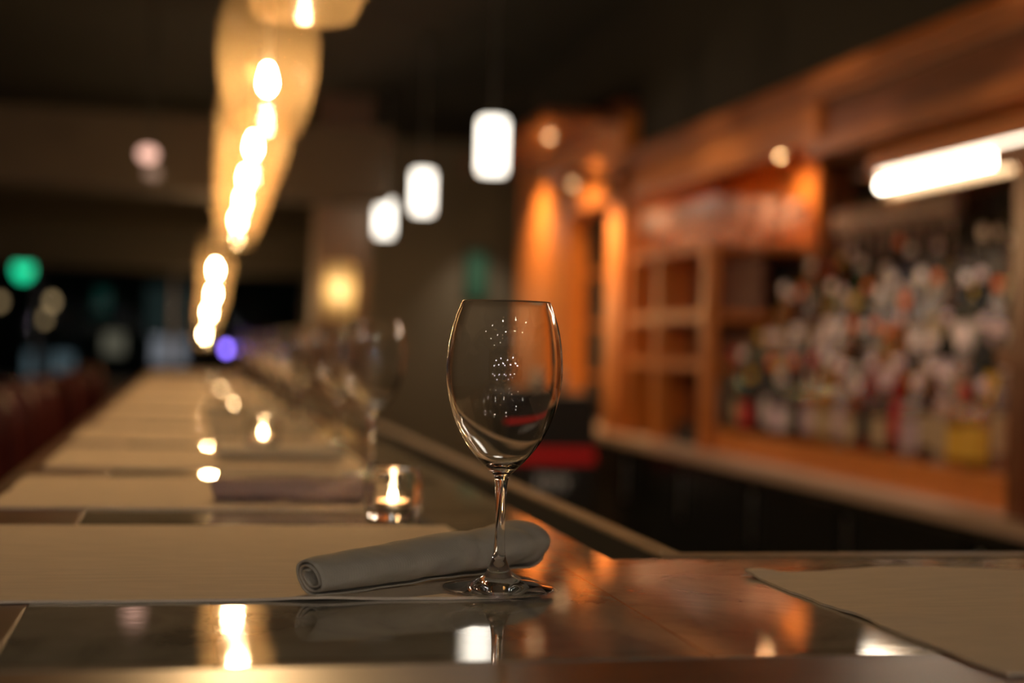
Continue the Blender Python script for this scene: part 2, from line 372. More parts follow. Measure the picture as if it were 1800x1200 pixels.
# ------------------------------------------------------------------ wine glasses
S = 1.02
OUT = [(.0, .0012), (.0405, .0), (.0425, .0008), (.0423, .0018), (.032, .0036), (.020, .0060), (.0125, .0095), (.0094, .0135), (.0075, .018), (.0052, .024), (.0042, .034), (.0038, .050), (.0040, .066), (.0047, .080), (.0064, .0865), (.0105, .0905),
       (.0175, .0975), (.0250, .1065), (.0315, .1165), (.0370, .1280), (.0412, .1420), (.0438, .1560), (.0443, .1700), (.0431, .1850), (.0403, .2000), (.0360, .2130), (.0338, .2185)]
INN = [(.0332, .2188), (.0353, .2130), (.0395, .2000), (.0423, .1850), (.0435, .1700), (.0430, .1560), (.0404, .1422), (.0361, .1285), (.0304, .1173), (.0237, .1078), (.0158, .0992), (.0083, .0945), (.0, .0930)]
def glass_parts(scale, nseg, k):
    o = [(r * scale, z * scale) for r, z in OUT]; i = [(r * scale, z * scale) for r, z in INN]
    a = smooth_prof(o[3:], k); prof = o[:3] + a + [(.0335 * scale, .2191 * scale)] + smooth_prof(i, k)
    return prof
# one continuous glass surface; the foot and the stem below the bowl are split off as parts of their own where they meet
def wine_glass(scale, nseg, k, label):
    t = thing('wine_glass', label, 'wine glass')
    prof = glass_parts(scale, nseg, k)
    MB().lathe(prof, nseg).build('glass_bowl', GLASS if nseg > 100 else GLASS_B, t, weld=True, auto=False)
    return t
g1 = wine_glass(S, 128, 6, 'sharp empty wine glass in the foreground, standing in front of the grey napkin')
g1.location = (.2388, 1.080, BAR + .0030)
gp = wine_glass(S, 64, 3, 'x'); gp['group'] = 'wine glasses along the long bar'; used = []
gy = [2.02, 2.62, 3.16, 3.76, 4.33, 4.9, 5.5, 6.1, 6.7]
for i, y in enumerate(gy):
    lab = ('blurred empty wine glass standing behind the nearest candle' if i == 0 else
           'blurred empty wine glass, %s behind the sharp one in the row on the bar' % ORD[i])
    once(gp, used, lab, (.255 + random.uniform(-.02, .02) * (i > 0), y, BAR + .0024))

# ------------------------------------------------------------------ candles
FLAME = emit('candle_flame', (1, .66, .32), 220)
WAX = mat('peach_wax', (.75, .42, .25), .5, emis=(1, .35, .14), es=.35)  # candlelight in the wax put in as emission
def candle():
    t = thing('tealight_candle', 'x', 'candle', group='tealight candles in glass cups')
    prof = [(0, 0), (.024, 0), (.0275, .003), (.0315, .018), (.0325, .030), (.0315, .043), (.0285, .054), (.0272, .0545), (.0262, .054), (.0292, .043), (.0302, .030), (.0290, .018), (.0250, .008), (0, .007)]
    MB().lathe(smooth_prof(prof, 3), 48).build('glass_cup', THICK, t, weld=True, auto=False)
    MB().lathe([(0, .0085), (.0185, .0085), (.0185, .0195), (.0178, .0195), (.0178, .0170)], 32).build('metal_cup', CHROME, t)
    MB().lathe([(0, .0172), (.0175, .0170), (.0175, .010), (0, .010)], 32).build('wax', WAX, t)
    MB().rod((0, 0, .016), (0, 0, .022), .0006).build('wick', BLACK, t)
    MB().lathe(smooth_prof([(0, .019), (.0035, .0220), (.0040, .0255), (.0025, .030), (0, .034)], 4), 16).build('flame', FLAME, t)
    MB().rod((0, 0, .0335), (0, 0, .046), .0016, 10, .0004).build('flame_reflection', emit('flame_reflection', (1, .60, .28), 5), t)  # glowing streak standing in for the flame's reflection in the cup
    return t
cp = candle(); used = []
for k, (x, y) in enumerate(((.222, 1.555), (.132, 2.60), (.118, 3.90), (.11, 5.1), (.10, 6.3))):
    o = once(cp, used, ['lit tealight in a round glass cup right behind the grey napkin, nearest of the candles', 'lit tealight left of the blurred wine glass, second candle along the bar'][k] if k < 2 else
         'blurred lit tealight, %s candle from the front along the bar' % ORD[k], (x, y, BAR + .0005 + (.002 if k else 0)))
    if k >= 2:                       # burnt low: a small flame
        for ch in o.children:
            if ch.name.startswith('flame'): q = (.42, .42, .30)[k - 2]; ch.scale = (q, q, q); ch.location.z = .0165 * (1 - q) + .002

# ------------------------------------------------------------------ amber pendants above the bar
# a cord scaled about the shade's base must start at the socket, so its own mesh begins there
BULB = emit('warm_bulb', (1, .70, .37), 400)
def pendant():
    t = thing('amber_pendant_lamp', 'x', 'pendant lamp', group='amber glass pendants over the bar')
    pr = smooth_prof([(.066, 0), (.082, .05), (.094, .11), (.100, .18), (.096, .25), (.078, .31), (.045, .35), (.018, .365)], 4)
    pr = [(a * 1.12, b) for a, b in pr]
    sh = MB().lathe(pr, 48).build('shade', SHADE, t, auto=False)
    MB().lathe([(.0, .395), (.018, .39), (.022, .36), (.020, .33), (.0, .33)], 20).build('socket', CHROME, t)
    MB().rod((0, 0, .33), (0, 0, .145), .004).build('lamp_stem', CHROME, t)
    MB().lathe(smooth_prof([(0, .09), (.010, .094), (.0155, .108), (.012, .128), (.007, .143), (0, .145)], 3), 20).build('bulb', BULB, t)
    MB().rod((0, 0, .395), (0, 0, ZC - 1.73 - .02), .002, 8).build('cord', BLACK, t)
    MB().lathe([(0, ZC - 1.73), (.05, ZC - 1.73), (.05, ZC - 1.73 - .015), (.02, ZC - 1.73 - .03), (0, ZC - 1.73 - .03)], 24).build('canopy', BLACK, t)
    return t
pp = pendant(); used = []
py_ = [2.06, 3.22, 4.30, 5.15, 5.95, 6.9, 9.4, 11.0, 12.6, 14.2]
px_ = [.145, .150, .165, .175, .19, .20, .175, .185, .19, .20]
for k, (x, y) in enumerate(zip(px_, py_)):
    if k >= 6: continue
    lab = ('nearest amber glass pendant, cut by the top of the picture' if k == 0 else 'amber glass pendant glowing over the bar, %s from the front' % ORD[k] if k < 6 else
           'distant amber pendant seen below the beam, %s of the far ones' % ORD[k - 6])
    once(pp, used, lab, (x, y, 1.73))

for k, (px, py, y) in enumerate(((379, 476, 9.4), (375, 519, 11.0), (368, 549, 12.6), (360, 588, 14.2))):
    b = on(1, y, px, py); t = copy_tree(pp); t.location = (b.x, y, b.z - .108); t['label'] = 'distant amber pendant below the beam, %s of the four far ones from the top' % ORD[k]
    for ch in t.children:
        if ch.name.startswith('cord'): ch.scale.z = (ZC - (b.z - .108)) / (ZC - 1.73)
        if ch.name.startswith('canopy'): ch.location.z = 1.73 - (b.z - .108)
        if ch.name.startswith('bulb') and k == 3: ch.scale = (.5, .5, .5); ch.location.z = .055
# ------------------------------------------------------------------ white pendants over the aisle
def wpend():
    t = thing('white_pendant_lamp', 'x', 'pendant lamp', group='white cylinder pendants over the aisle')
    MB().lathe(smooth_prof([(0, 0), (.050, 0), (.060, .008), (.062, .03), (.062, .195), (.060, .215), (.045, .223), (0, .223)], 3), 40).build('glass_shade', OPAL, t)
    MB().lathe([(0, .250), (.028, .250), (.034, .2235), (0, .2235)], 24).build('lamp_cap', CHROME, t)
    MB().rod((0, 0, .235), (0, 0, ZC - 2.0), .004, 8).build('rod', CHROME, t)
    MB().lathe([(0, ZC - 2.0), (.06, ZC - 2.0), (.06, ZC - 2.02), (0, ZC - 2.03)], 24).build('canopy', BLACK, t)
    return t
wp = wpend(); used = []
for k, (x, y) in enumerate(((1.207, 5.82), (1.215, 7.70), (1.225, 9.35))):
    o = once(wp, used, ('largest and nearest white cylinder pendant over the aisle', 'middle one of the three white cylinder pendants', 'smallest and farthest white cylinder pendant, left of the others')[k], (x, y, 2.000))

# ------------------------------------------------------------------ bar stools
def stool():
    t = thing('bar_stool', 'x', 'bar stool', group='dark red stools along the bar')
    vs = []; fs = []; n = 16
    for sd in (0, 1):
        for j in range(9):
            for i in range(n + 1):
                a = math.radians(-62 + 124 * i / n); v = j / 8; r = .23 + sd * .035
                z = .72 + v * .34 + .03 * math.cos(a) * v - (.03 if abs(i - n / 2) > n / 2 - 1 and j == 8 else 0)
                vs.append((-math.cos(a) * r + .02 - .04 * v, math.sin(a) * r * .92, z))
    N = 9 * (n + 1)
    for j in range(8):
        for i in range(n):
            a = j * (n + 1) + i; q = (a, a + 1, a + n + 2, a + n + 1); fs.append(q); fs.append(tuple(N + k for k in reversed(q)))
    for i in range(n):
        a = i; fs.append((a + 1, a, N + a, N + a + 1)); a = 8 * (n + 1) + i; fs.append((a, a + 1, N + a + 1, N + a))
    for j in range(8):
        a = j * (n + 1); fs.append((a, a + n + 1, N + a + n + 1, N + a)); a += n; fs.append((a + n + 1, a, N + a, N + a + n + 1))
    o = MB().add(vs, fs, True).build('backrest', RED_LEATHER, t, auto=False); b = o.modifiers.new('b', 'BEVEL'); b.width = .01; b.segments = 3
    MB().lathe(smooth_prof([(0, .67), (.18, .67), (.20, .69), (.20, .73), (.17, .75), (0, .755)], 3), 32).build('seat', RED_LEATHER, t)
    for sx, sy in ((1, 1), (1, -1), (-1, 1), (-1, -1)):
        MB().rod((sx * .12, sy * .12, .67), (sx * .19, sy * .19, 0), .018, 10, .013).build('leg', WOOD_D, t)
    fr_ = MB(); c4 = [(.172, .172), (-.172, .172), (-.172, -.172), (.172, -.172)]
    for k in range(4): fr_.rod((*c4[k], .22), (*c4[(k + 1) % 4], .22), .010)
    fr_.build('footrest', CHROME, t)
    return t
st = stool(); used = []
for k, y in enumerate((3.55, 4.18, 4.82, 5.48, 6.12, 7.25, 8.2, 9.2)):
    once(st, used, 'dark red leather bar stool, %s from the left edge of the picture going back' % ORD[k], (-.40, y, 0.03 - .03))

# ------------------------------------------------------------------ back bar
BX = 2.0; Y0, Y1, Y2 = 3.17, 5.36, 6.42
bb = thing('back_bar_counter', 'long low back bar with a pale counter top and black cabinet doors', 'counter')
MB().box((1.95, -.5, .842), (2.62, 8.9, .882), .004).build('counter_top', mat('pale_counter', (.50, .36, .27), .35), bb)
MB().box((2.0, -.5, .1), (2.62, 8.9, .842)).build('cabinet_body', BLACK, bb)
MB().box((2.03, -.5, 0), (2.62, 8.9, .1)).build('plinth', BLACK, bb)
for k in range(12):
    y = -.4 + k * .75
    d = MB().box((1.985, y + .01, .13), (2.0, y + .74, .82), .003).build('cabinet_door', BLACKG, bb)
    MB().rod((1.97, y + .66, .6), (1.97, y + .66, .78), .006).build('handle', CHROME, d)
MB().box((1.945, -.5, .8825), (1.966, 3.36, .886)).build('steel_strip', CHROME, bb)
# stepped display for the bottles
sd = thing('bottle_display', 'stepped orange wooden display carrying the rows of bottles', 'display shelf')
NT = 4; STX, STZ, Z0 = .101, .135, .972
for k in range(NT):
    x0 = 2.045 + STX * k
    MB().box((x0, Y0 + .03, .8825 if k == 0 else Z0 + STZ * (k - 1)), (x0 + STX if k < NT - 1 else 2.56, Y1 - .03, Z0 + STZ * k), .002).build('step', WOOD_H, sd)
# upright at the right end
po = thing('right_post', 'orange wooden upright framing the right end of the bottle display', 'post')
MB().box((1.985, Y0 - .5, .8825), (2.56, Y0, 1.775), 0).build('panel', WOOD, po)
MB().box((1.94, Y0 - .3, 1.755), (1.985, Y0 + .025, 1.803), .003).build('bracket', WOOD_D, po)
MB().box((1.955, Y0 - .3, 1.25), (1.985, Y0 + .02, 1.31), .003).build('bracket', WOOD_D, po)
MB().box((1.968, Y0 - .1, .8825), (1.985, Y0 - .02, 1.735), .002).build('front_moulding', WOOD_D, po)
# mirror behind the bottles
mr = MB().box((2.60, Y0, .9), (2.615, Y1 - .02, 1.93)).build('mirror', mat('smoky_mirror', (.10, .10, .09), .08, .9)); tag(mr, 'dark smoky mirror behind the bottle display', 'mirror')
# cornice above
cn = thing('cornice', 'deep orange wooden cornice running above the back bar bottles', 'cornice')
MB().box((2.0, -.5, 1.93), (2.62, 4.42, 1.975), 0).build('bottom_rail', WOOD_C, cn)
MB().box((1.985, -.5, 1.93), (2.0, 4.42, 1.985), .002).build('front_rail', WOOD_C, cn)
MB().box((2.03, -.5, 1.975), (2.62, 4.42, 2.11)).build('inset_panel', WOOD_D, cn)
MB().box((2.0, 4.38, 1.985), (2.03, Y2, 2.11)).build('raised_panel', WOOD_H, cn)
cr = MB().box((1.985, -.5, 2.11), (2.62, Y2, 2.14), .004); cr.box((1.965, -.5, 2.14), (2.62, Y2, 2.20), .006); cr.build('crown', WOOD_C, cn)
# corner shelving unit with cubbies
cu = thing('corner_shelving_unit', 'orange wooden corner unit of open cubbies left of the bottles with glasses on top', 'shelving unit')
ux0, ux1 = 2.0, 2.50
zs = [.8825, 1.24, 1.44, 1.72]
for z in zs[1:]:
    MB().box((ux0, Y1, z - (.035 if z < 1.6 else .03)), (ux1, Y2 - .05, z), .002).build('shelf', WOOD_H, cu)
for (x, y) in ((ux0, Y1), (ux1 - .05, Y1), (ux0, 5.95)):
    MB().box((x - .004, y - .004, .8825), (x + .055, y + .05, 1.69), .002).build('upright', WOOD, cu)
MB().box((2.3, Y1 + .15, .8825), (2.33, Y2 - .05, 1.69)).build('back_panel', mat('wine_dark_back', (.10, .028, .018), .5), cu)
MB().box((2.0, Y2 - .05, .8825), (ux1, Y2 - .02, 2.105)).build('side_panel', WOOD, cu)
MB().box((2.46, Y1 - .02, 1.72), (2.49, Y2 - .05, 2.11)).build('top_back_panel', WOOD, cu)
MB().box((2.49, Y1 - .05, 1.62), (2.60, Y1 - .02, 2.11)).build('side_panel', WOOD_D, cu)
# far part: pilasters and a header with washers of light
pl = thing('far_cabinet', 'tall orange wooden cabinet at the far end of the back bar, lit from above', 'cabinet')
MB().box((1.98, 7.46, .8825), (2.1, 8.68, 2.40), .003).build('pilaster', WOOD, pl)
MB().box((1.98, 6.48, .8825), (2.1, 6.72, 2.05), .003).build('pilaster', WOOD, pl)
MB().box((1.98, 6.50, 2.0), (2.1, 7.45, 2.40), .003).build('header', WOOD, pl)
MB().box((1.94, 6.47, 2.40), (2.62, 8.75, 2.46), .004).build('crown', WOOD_D, pl)
MB().box((2.50, 6.5, .8825), (2.55, 8.7, 2.40)).build('back_panel', WOOD_D, pl)
for z in (1.15, 1.42, 1.70): MB().box((2.1, 6.6, z - .025), (2.50, 7.5, z)).build('shelf', WOOD_H, pl)

# lights: recessed washers in front of the pilasters
WARM = (1, .62, .30)
def downlight(loc, power, label, r=.025, ang=120, direction=(0, 0, -1), grp='small brass downlights above the back bar', lens=12):
    t = thing('downlight', label, 'downlight', loc, 0, grp)
    MB().lathe([(r * .8, 0), (r * 1.3, -.002), (r * 1.3, .012), (r * .8, .012), (r * .8, 0)], 24).build('ring', CHROME, t)
    MB().lathe([(0, .004), (r * .78, .004), (r * .78, .008), (0, .008)], 20).build('lens', emit('downlight_lens', WARM, lens), t)
    spot('downlight_beam', (0, 0, -.004), power, WARM, ang, 1.0, .02, direction, t)
bk = MB().box((1.60, 6.50, 2.36), (1.98, 8.72, 2.40), 0).build('light_shelf', WOOD_D, pl)
downlight((1.72, 8.05, 2.345), 44, 'downlight washing the leftmost lit orange pilaster', direction=(.25, 0, -1))
downlight((1.74, 6.98, 2.345), 26, 'downlight washing the orange header between the pilasters', direction=(.25, 0, -1))
MB().box((1.68, Y2 - .02, 2.075), (1.98, 6.76, 2.11), 0).build('light_shelf', WOOD_D, pl)
downlight((1.77, 6.60, 2.06), 24, 'downlight washing the narrow right pilaster', direction=(.25, 0, -1))
downlight((2.34, Y1 + .10, 2.09), 6, 'downlight over the glasses on the corner unit', direction=(0, 0, -1), ang=150, lens=120, r=.015)
downlight((2.12, Y1 + .65, 2.09), 7, 'downlight at the back of the corner unit niche', direction=(0, 0, -1), ang=150, lens=120, r=.015)

SP = 0  # unseen spotlights added to brighten the bottles and give them highlights
for (x, y) in ((1.25, 1.7), (1.35, 2.9), (1.30, 4.1), (1.25, 5.2)):
    SP += 1
    t = thing('added_spotlight', 'unseen spotlight added over the aisle to light the bottles, %s going back' % ORD[SP - 1], 'spotlight', (x, y, ZC - .10), 0, 'added spotlights over the aisle')
    MB().lathe([(.03, -.03), (.035, -.035), (.035, .06), (.02, .08), (0, .08)], 20).build('lamp_head', BLACK, t)
    MB().rod((0, 0, .08), (0, 0, .099), .01, 10).build('mount', BLACK, t)
    MB().lathe([(0, -.028), (.029, -.028), (.029, -.02), (0, -.02)], 20).build('lens', emit('added_spot_lens', (1, .80, .66), 40), t)
    spot('added_spot_beam', (0, 0, -.03), 26, (1, .78, .70), 50, .7, .02, (.56, .06, -1), t)
# tube lamp under the cornice
tl = thing('tube_lamp', 'bright white tube lamp under the cornice above the bottles', 'lamp')
TUBE = emit('white_tube', (1, .84, .64), 10.0)
MB().box((2.12, 2.2, 1.850), (2.19, 4.24, 1.925), .003).build('housing', WOOD_H, tl)
MB().box((2.178, 2.2, 1.785), (2.19, 4.24, 1.850), .001).build('reflector', WOOD_LIP, tl)
MB().box((2.07, 2.2, 1.850), (2.119, 4.24, 1.858), .001).build('added_shade_plate', WOOD_D, tl)  # plates added to keep the tube's light off the rail above
MB().box((2.191, 2.2, 1.850), (2.24, 4.24, 1.858), .001).build('added_shade_plate', WOOD_D, tl)
MB().rod((2.15, 2.25, 1.826), (2.15, 4.20, 1.826), .016, 20).build('tube', TUBE, tl)

# ------------------------------------------------------------------ bottles
def bglass(name, col, rough=.08, t=.85): return mat(name, col, rough, trans=t, ior=1.45)
BG = {'clear': bglass('bottle_clear', (.93, .93, .92)), 'amber': bglass('bottle_amber', (.62, .26, .05)), 'green': bglass('bottle_green', (.08, .33, .12)),
      'brown': bglass('bottle_brown', (.25, .09, .03)), 'gold': bglass('bottle_gold', (.80, .50, .08)), 'dark': bglass('bottle_dark', (.05, .07, .05)), 'red': bglass('bottle_red', (.55, .03, .03)), 'blue': bglass('bottle_blue', (.30, .36, .62))}
LC = {'cream': mat('label_cream', (.46, .34, .20), .5), 'white': mat('label_white', (.55, .48, .42), .4), 'yellow': mat('label_yellow', (.70, .42, .04), .5), 'black': mat('label_black', (.02, .02, .02), .4),
      'red': mat('label_red', (.50, .02, .02), .4), 'silver': mat('glint_silver', (.88, .76, .76), .30, .45), 'green': mat('label_green', (.04, .25, .08), .5), 'mauve': mat('glint_mauve', (.72, .54, .58), .30, .4), 'orange': mat('label_orange', (.80, .16, .03), .5)}  # pale silver and mauve stand in for lamp highlights on caps
TYPES = {  # outline, label band (z0, z1, r), cap (z0, z1, r), square?
 'tall round': ([(0, .003), (.033, 0), (.037, .004), (.037, .185), (.034, .205), (.020, .230), (.014, .245), (.0135, .290), (0, .290)], (.05, .15, .0374), (.275, .305, .0155)),
 'squat': ([(0, .003), (.042, 0), (.046, .004), (.046, .135), (.043, .155), (.022, .172), (.015, .185), (.0145, .225), (0, .225)], (.03, .12, .0464), (.212, .245, .018)),
 'long-necked': ([(0, .003), (.033, 0), (.037, .004), (.037, .150), (.030, .185), (.018, .225), (.0135, .260), (.013, .315), (0, .315)], (.04, .13, .0374), (.290, .325, .0150)),
 'round-shouldered': ([(0, .003), (.036, 0), (.040, .004), (.041, .150), (.038, .180), (.026, .200), (.015, .210), (.014, .265), (0, .265)], (.04, .14, .0414), (.250, .280, .0165)),
 'slim': ([(0, .003), (.027, 0), (.030, .004), (.030, .205), (.026, .225), (.014, .250), (.012, .300), (0, .300)], (.06, .17, .0304), (.285, .315, .0140)),
 'flared': ([(0, .003), (.030, 0), (.034, .004), (.040, .140), (.042, .175), (.034, .200), (.016, .215), (.014, .255), (0, .255)], (.05, .13, .0405), (.242, .275, .0175)),
}
MESH = {}
def prep():
    for n, (pr, lb, cp_) in TYPES.items():
        o = MB().lathe(smooth_prof(pr[1:-1], 2) if False else pr, 24).build('tmp', None, weld=True); a = o.data; bpy.data.objects.remove(o)
        m = MB(); k = 18; vs = []; fs = []
        for i in range(k + 1):
            an = math.pi - 1.45 + 2.9 * i / k
            for z in (lb[0], lb[1]): vs.append((math.cos(an) * lb[2], math.sin(an) * lb[2], z))
        for i in range(k): fs.append((2 * i, 2 * i + 1, 2 * i + 3, 2 * i + 2))
        o = m.add(vs, fs, True).build('tmp', None); o.data.update(); b = o.data; bpy.data.objects.remove(o)
        o = MB().lathe([(0, cp_[0]), (cp_[2], cp_[0]), (cp_[2], cp_[1] - .010), (cp_[2] * .93, cp_[1] - .004), (cp_[2] * .65, cp_[1] + .001), (cp_[2] * .3, cp_[1] + .003), (0, cp_[1] + .0035)], 18).build('tmp', None, weld=True); c = o.data; bpy.data.objects.remove(o)
        MESH[n] = (a, b, c)
prep()
CACHE = {}
def mesh_with(me, m):
    k = (me.name, m.name)
    if k not in CACHE: q = me.copy(); q.materials.clear(); q.materials.append(m); q.name = me.name; CACHE[k] = q
    return CACHE[k]
def bottle(kind, g, l, c, loc, sc, label, group):
    t = thing('liquor_bottle', label, 'bottle', loc, 0, group); t.scale = (sc, sc, sc)
    for nm, me, m in (('bottle_body', MESH[kind][0], BG[g]), ('label', MESH[kind][1], LC[l]), ('cap', MESH[kind][2], LC[c])):
        o = bpy.data.objects.new(nm, mesh_with(me, m)); COL.objects.link(o); o.parent = t
    return t
gl = ['clear'] * 8 + ['amber'] * 4 + ['green'] * 2 + ['brown'] * 5 + ['gold'] * 3 + ['dark'] * 5 + ['red', 'blue']
ll = ['cream'] * 4 + ['white'] * 2 + ['yellow', 'red', 'silver', 'silver', 'green'] + ['black'] * 6 + ['mauve'] * 3
cl = ['silver'] * 8 + ['black'] * 3 + ['red', 'yellow', 'mauve', 'mauve', 'mauve', 'orange']
front = [('slim', 'clear', 'cream', 'silver'), ('squat', 'gold', 'yellow', 'mauve'), ('squat', 'gold', 'yellow', 'red'), ('round-shouldered', 'clear', 'cream', 'silver'), ('tall round', 'brown', 'cream', 'silver'),
         ('squat', 'clear', 'mauve', 'mauve'), ('slim', 'red', 'red', 'mauve'), ('squat', 'brown', 'cream', 'mauve'), ('tall round', 'red', 'black', 'mauve'), ('squat', 'amber', 'cream', 'silver'), ('tall round', 'clear', 'mauve', 'silver')]
RN = ['lowest', 'second', 'third', 'fourth', 'topmost']
for row in range(NT):
    x = 2.045 + STX * row + .049; z = Z0 + STZ * row + .0005; y = Y0 + .16; k = 0; last = None
    while y < Y1 - .10 - (.0 if row < 4 else 0):
        if row == 0 and k < len(front): kd, g, l, c = front[k]
        else: kd, g, l, c = random.choice(list(TYPES)), random.choice(gl), random.choice(ll), random.choice(cl)
        sc = random.uniform(.90, .99)
        if row == 4: sc *= .93
        if row == 4 and y < 4.55: pass_ = random.random() < .35
        else: pass_ = False
        r = {'squat': .048}.get(kd, .043) * sc
        y += r
        if not (row == 4 and y < 4.1):
            lab = '%s %s bottle, %s label, %s cap, %s from right on %s step' % (g, kd, l, c, ORD[min(k, 27)], RN[row])
            bottle(kd, g, l, c, (x + random.uniform(-.004, .004), y, z), sc, lab, 'liquor bottles on the stepped display')
            k += 1
        y += r + random.uniform(.002, .012)

# ------------------------------------------------------------------ stemware on top of the corner unit
sg = None; used = []
def small_glass():
    t = thing('stemmed_glass', 'x', 'wine glass', group='stemmed glasses on the corner unit')
    MB().lathe(glass_parts(.86, 20, 1), 20).build('glass_bowl', STEMW, t, weld=True, auto=False)
    return t
sg = small_glass(); n = 0
for i, x in enumerate((2.05, 2.14, 2.23, 2.32, 2.41)):
    for j in range(9):
        y = Y1 + .06 + j * .105
        if y > Y2 - .1: continue
        n += 1
        once(sg, used, 'upright stemmed glass on the corner unit, %s row from the aisle, %s from the front' % (ORD[i], ORD[j]), (x + random.uniform(-.01, .01), y, 1.7205))
gs = MB().box((2.465, 4.36, 1.650), (2.595, Y1 - .06, 1.660), .001).build('glass_shelf', THICK); tag(gs, 'narrow glass shelf high behind the bottles carrying stemmed glasses', 'shelf')
MB().box((2.58, 4.4, 1.62), (2.599, 4.43, 1.65)).build('bracket', CHROME, gs); MB().box((2.58, 5.2, 1.62), (2.599, 5.23, 1.65)).build('bracket', CHROME, gs)
for j in range(10):
    o = once(sg, used, 'upright stemmed glass on the high glass shelf behind the bottles, %s from right' % ORD[j], (2.53, 4.41 + j * .095, 1.6605)); o['group'] = 'stemmed glasses on the high glass shelf'
# a few things in the cubbies and beside the far cabinet
tag(MB().lathe(smooth_prof([(0, 0), (.035, 0), (.045, .02), (.05, .12), (.042, .18), (.046, .20), (.042, .20), (.038, .18), (.046, .12), (.04, .02), (0, .01)], 3), 28, (2.16, 5.62, .9705)).build('pitcher', mat('milky_glass', (.75, .62, .55), .15, trans=.5)), 'pale milky pitcher standing on the black caddy left of the bottle display', 'pitcher')
tag(MB().box((2.07, 5.44, .8825), (2.26, 5.90, .970), .01).build('bar_caddy', BLACK), 'black caddy on the back counter below the cubbies', 'caddy')

# black cooler with red stripe in the aisle
fz = on(1, 6.3, 1000, 690).z; fx0, fx1 = on(1, 6.3, 890, 800).x, on(1, 6.3, 1046, 800).x
fr = thing('drinks_cooler', 'black drinks cooler with a red stripe and white script at the end of the aisle', 'cooler', ((fx0 + fx1) / 2, 6.3, 0))
hw = (fx1 - fx0) / 2
MB().box((-hw, 0, .04), (hw, .55, fz), .01).build('body', BLACK, fr)
MB().box((-hw, .0, .0), (hw, .5, .04)).build('plinth', BLACKG, fr)
s0, s1 = on(1, 6.3, 1000, 812).z, on(1, 6.3, 1000, 790).z
MB().box((-hw, -.006, s0), (hw, .0, s1), .002).build('red_stripe', mat('signal_red', (.50, .008, .006), .4, emis=(1, .01, .01), es=.05), fr)  # faint glow put into the stripe's colour, no lamp behind it
# white script letters, too soft to read in the photograph: loops of a brush script
sc_ = MB(); za = (on(1, 6.3, 1000, 864).z + on(1, 6.3, 1000, 832).z) / 2; xa = on(1, 6.3, 970, 850).x - (fx0 + fx1) / 2
pts = []
for k in range(80):
    t_ = k / 79; pts.append(Vector((xa - .085 + .17 * t_ + .016 * math.sin(t_ * 26), -.008, za + .034 * math.cos(t_ * 26) * (1.0 - .35 * t_))))
for a, b in zip(pts, pts[1:]): sc_.rod(a, b, .0035, 6)
sc_.build('script_lettering', mat('white_script', (.7, .68, .62), .5, emis=(1, .95, .85), es=.03), fr)  # letters brightened by a little emission, not lit from within
MB().lathe(smooth_prof([(0, 0), (.04, 0), (.05, .01), (.075, .05), (.08, .085), (.074, .085), (.068, .05), (.045, .015), (0, .012)], 3), 28, (fx0 + .25, 6.5, fz + .0005)).build('bowl', mat('pale_ceramic', (.62, .55, .48), .25))
tag(bpy.data.objects['bowl'], 'pale ceramic bowl on top of the black drinks cooler', 'bowl')

# ------------------------------------------------------------------ wall lamp on the column
lx = on(1, 9.5, 597, 510); 
wl = thing('wall_lamp', 'glowing amber cylinder wall lamp on the brown column', 'wall lamp', (lx.x, 9.48, lx.z))
MB().lathe([(.102, -.17), (.106, .17)], 32).build('lamp_shade', FABRIC, wl)
MB().lathe(smooth_prof([(0, -.06), (.026, -.05), (.03, .01), (0, .08)], 3), 16).build('bulb', emit('sconce_bulb', (1, .74, .38), 7), wl)
MB().rod((0, 0, -.03), (0, .12, -.03), .008).build('bracket', CHROME, wl)

# ------------------------------------------------------------------ small lamps seen as discs of light
def lamp_ball(name, px, py, Y, r, col, s, label, hang=True, cat='lamp', sx=1.0):
    p = on(1, Y, px, py); t = thing(name, label, cat, p)
    MB().lathe(smooth_prof([(0, -r), (r * .7 * sx, -r * .7), (r * sx, 0), (r * .7 * sx, r * .7), (0, r)], 3), 20).build('lamp_globe', emit(name + '_glow', col, s), t)
    if hang: MB().rod((0, 0, r * .8), (0, 0, ZC - p.z), .004, 8).build('rod', BLACK, t)
    return t
lamp_ball('ceiling_spotlight', 260, 271, 6.3, .030, (1, .55, .42), .8, 'small pink glowing spotlight hanging before the beam, upper of two', sx=1.5)
lamp_ball('ceiling_spotlight', 268, 304, 6.4, .026, (1, .60, .42), .16, 'dimmer pink spotlight just below the bright pink one', sx=1.5)
# purple lamp on the end of the bar
pq = on(1, 8.7, 398, 613)
pu = thing('purple_lamp', 'small purple lamp on a dark stand at the far end of the bar', 'lamp', (pq.x, 8.7, BAR))
MB().lathe([(0, 0), (.04, 0), (.04, .01), (.008, .02), (.008, pq.z - BAR - .02), (0, pq.z - BAR - .02)], 20).build('stand', BLACK, pu)
MB().lathe(smooth_prof([(0, -.022), (.016, -.015), (.022, 0), (.016, .015), (0, .022)], 3), 16, (0, 0, pq.z - BAR)).build('globe', emit('purple_glow', (.26, .16, 1), 5), pu)
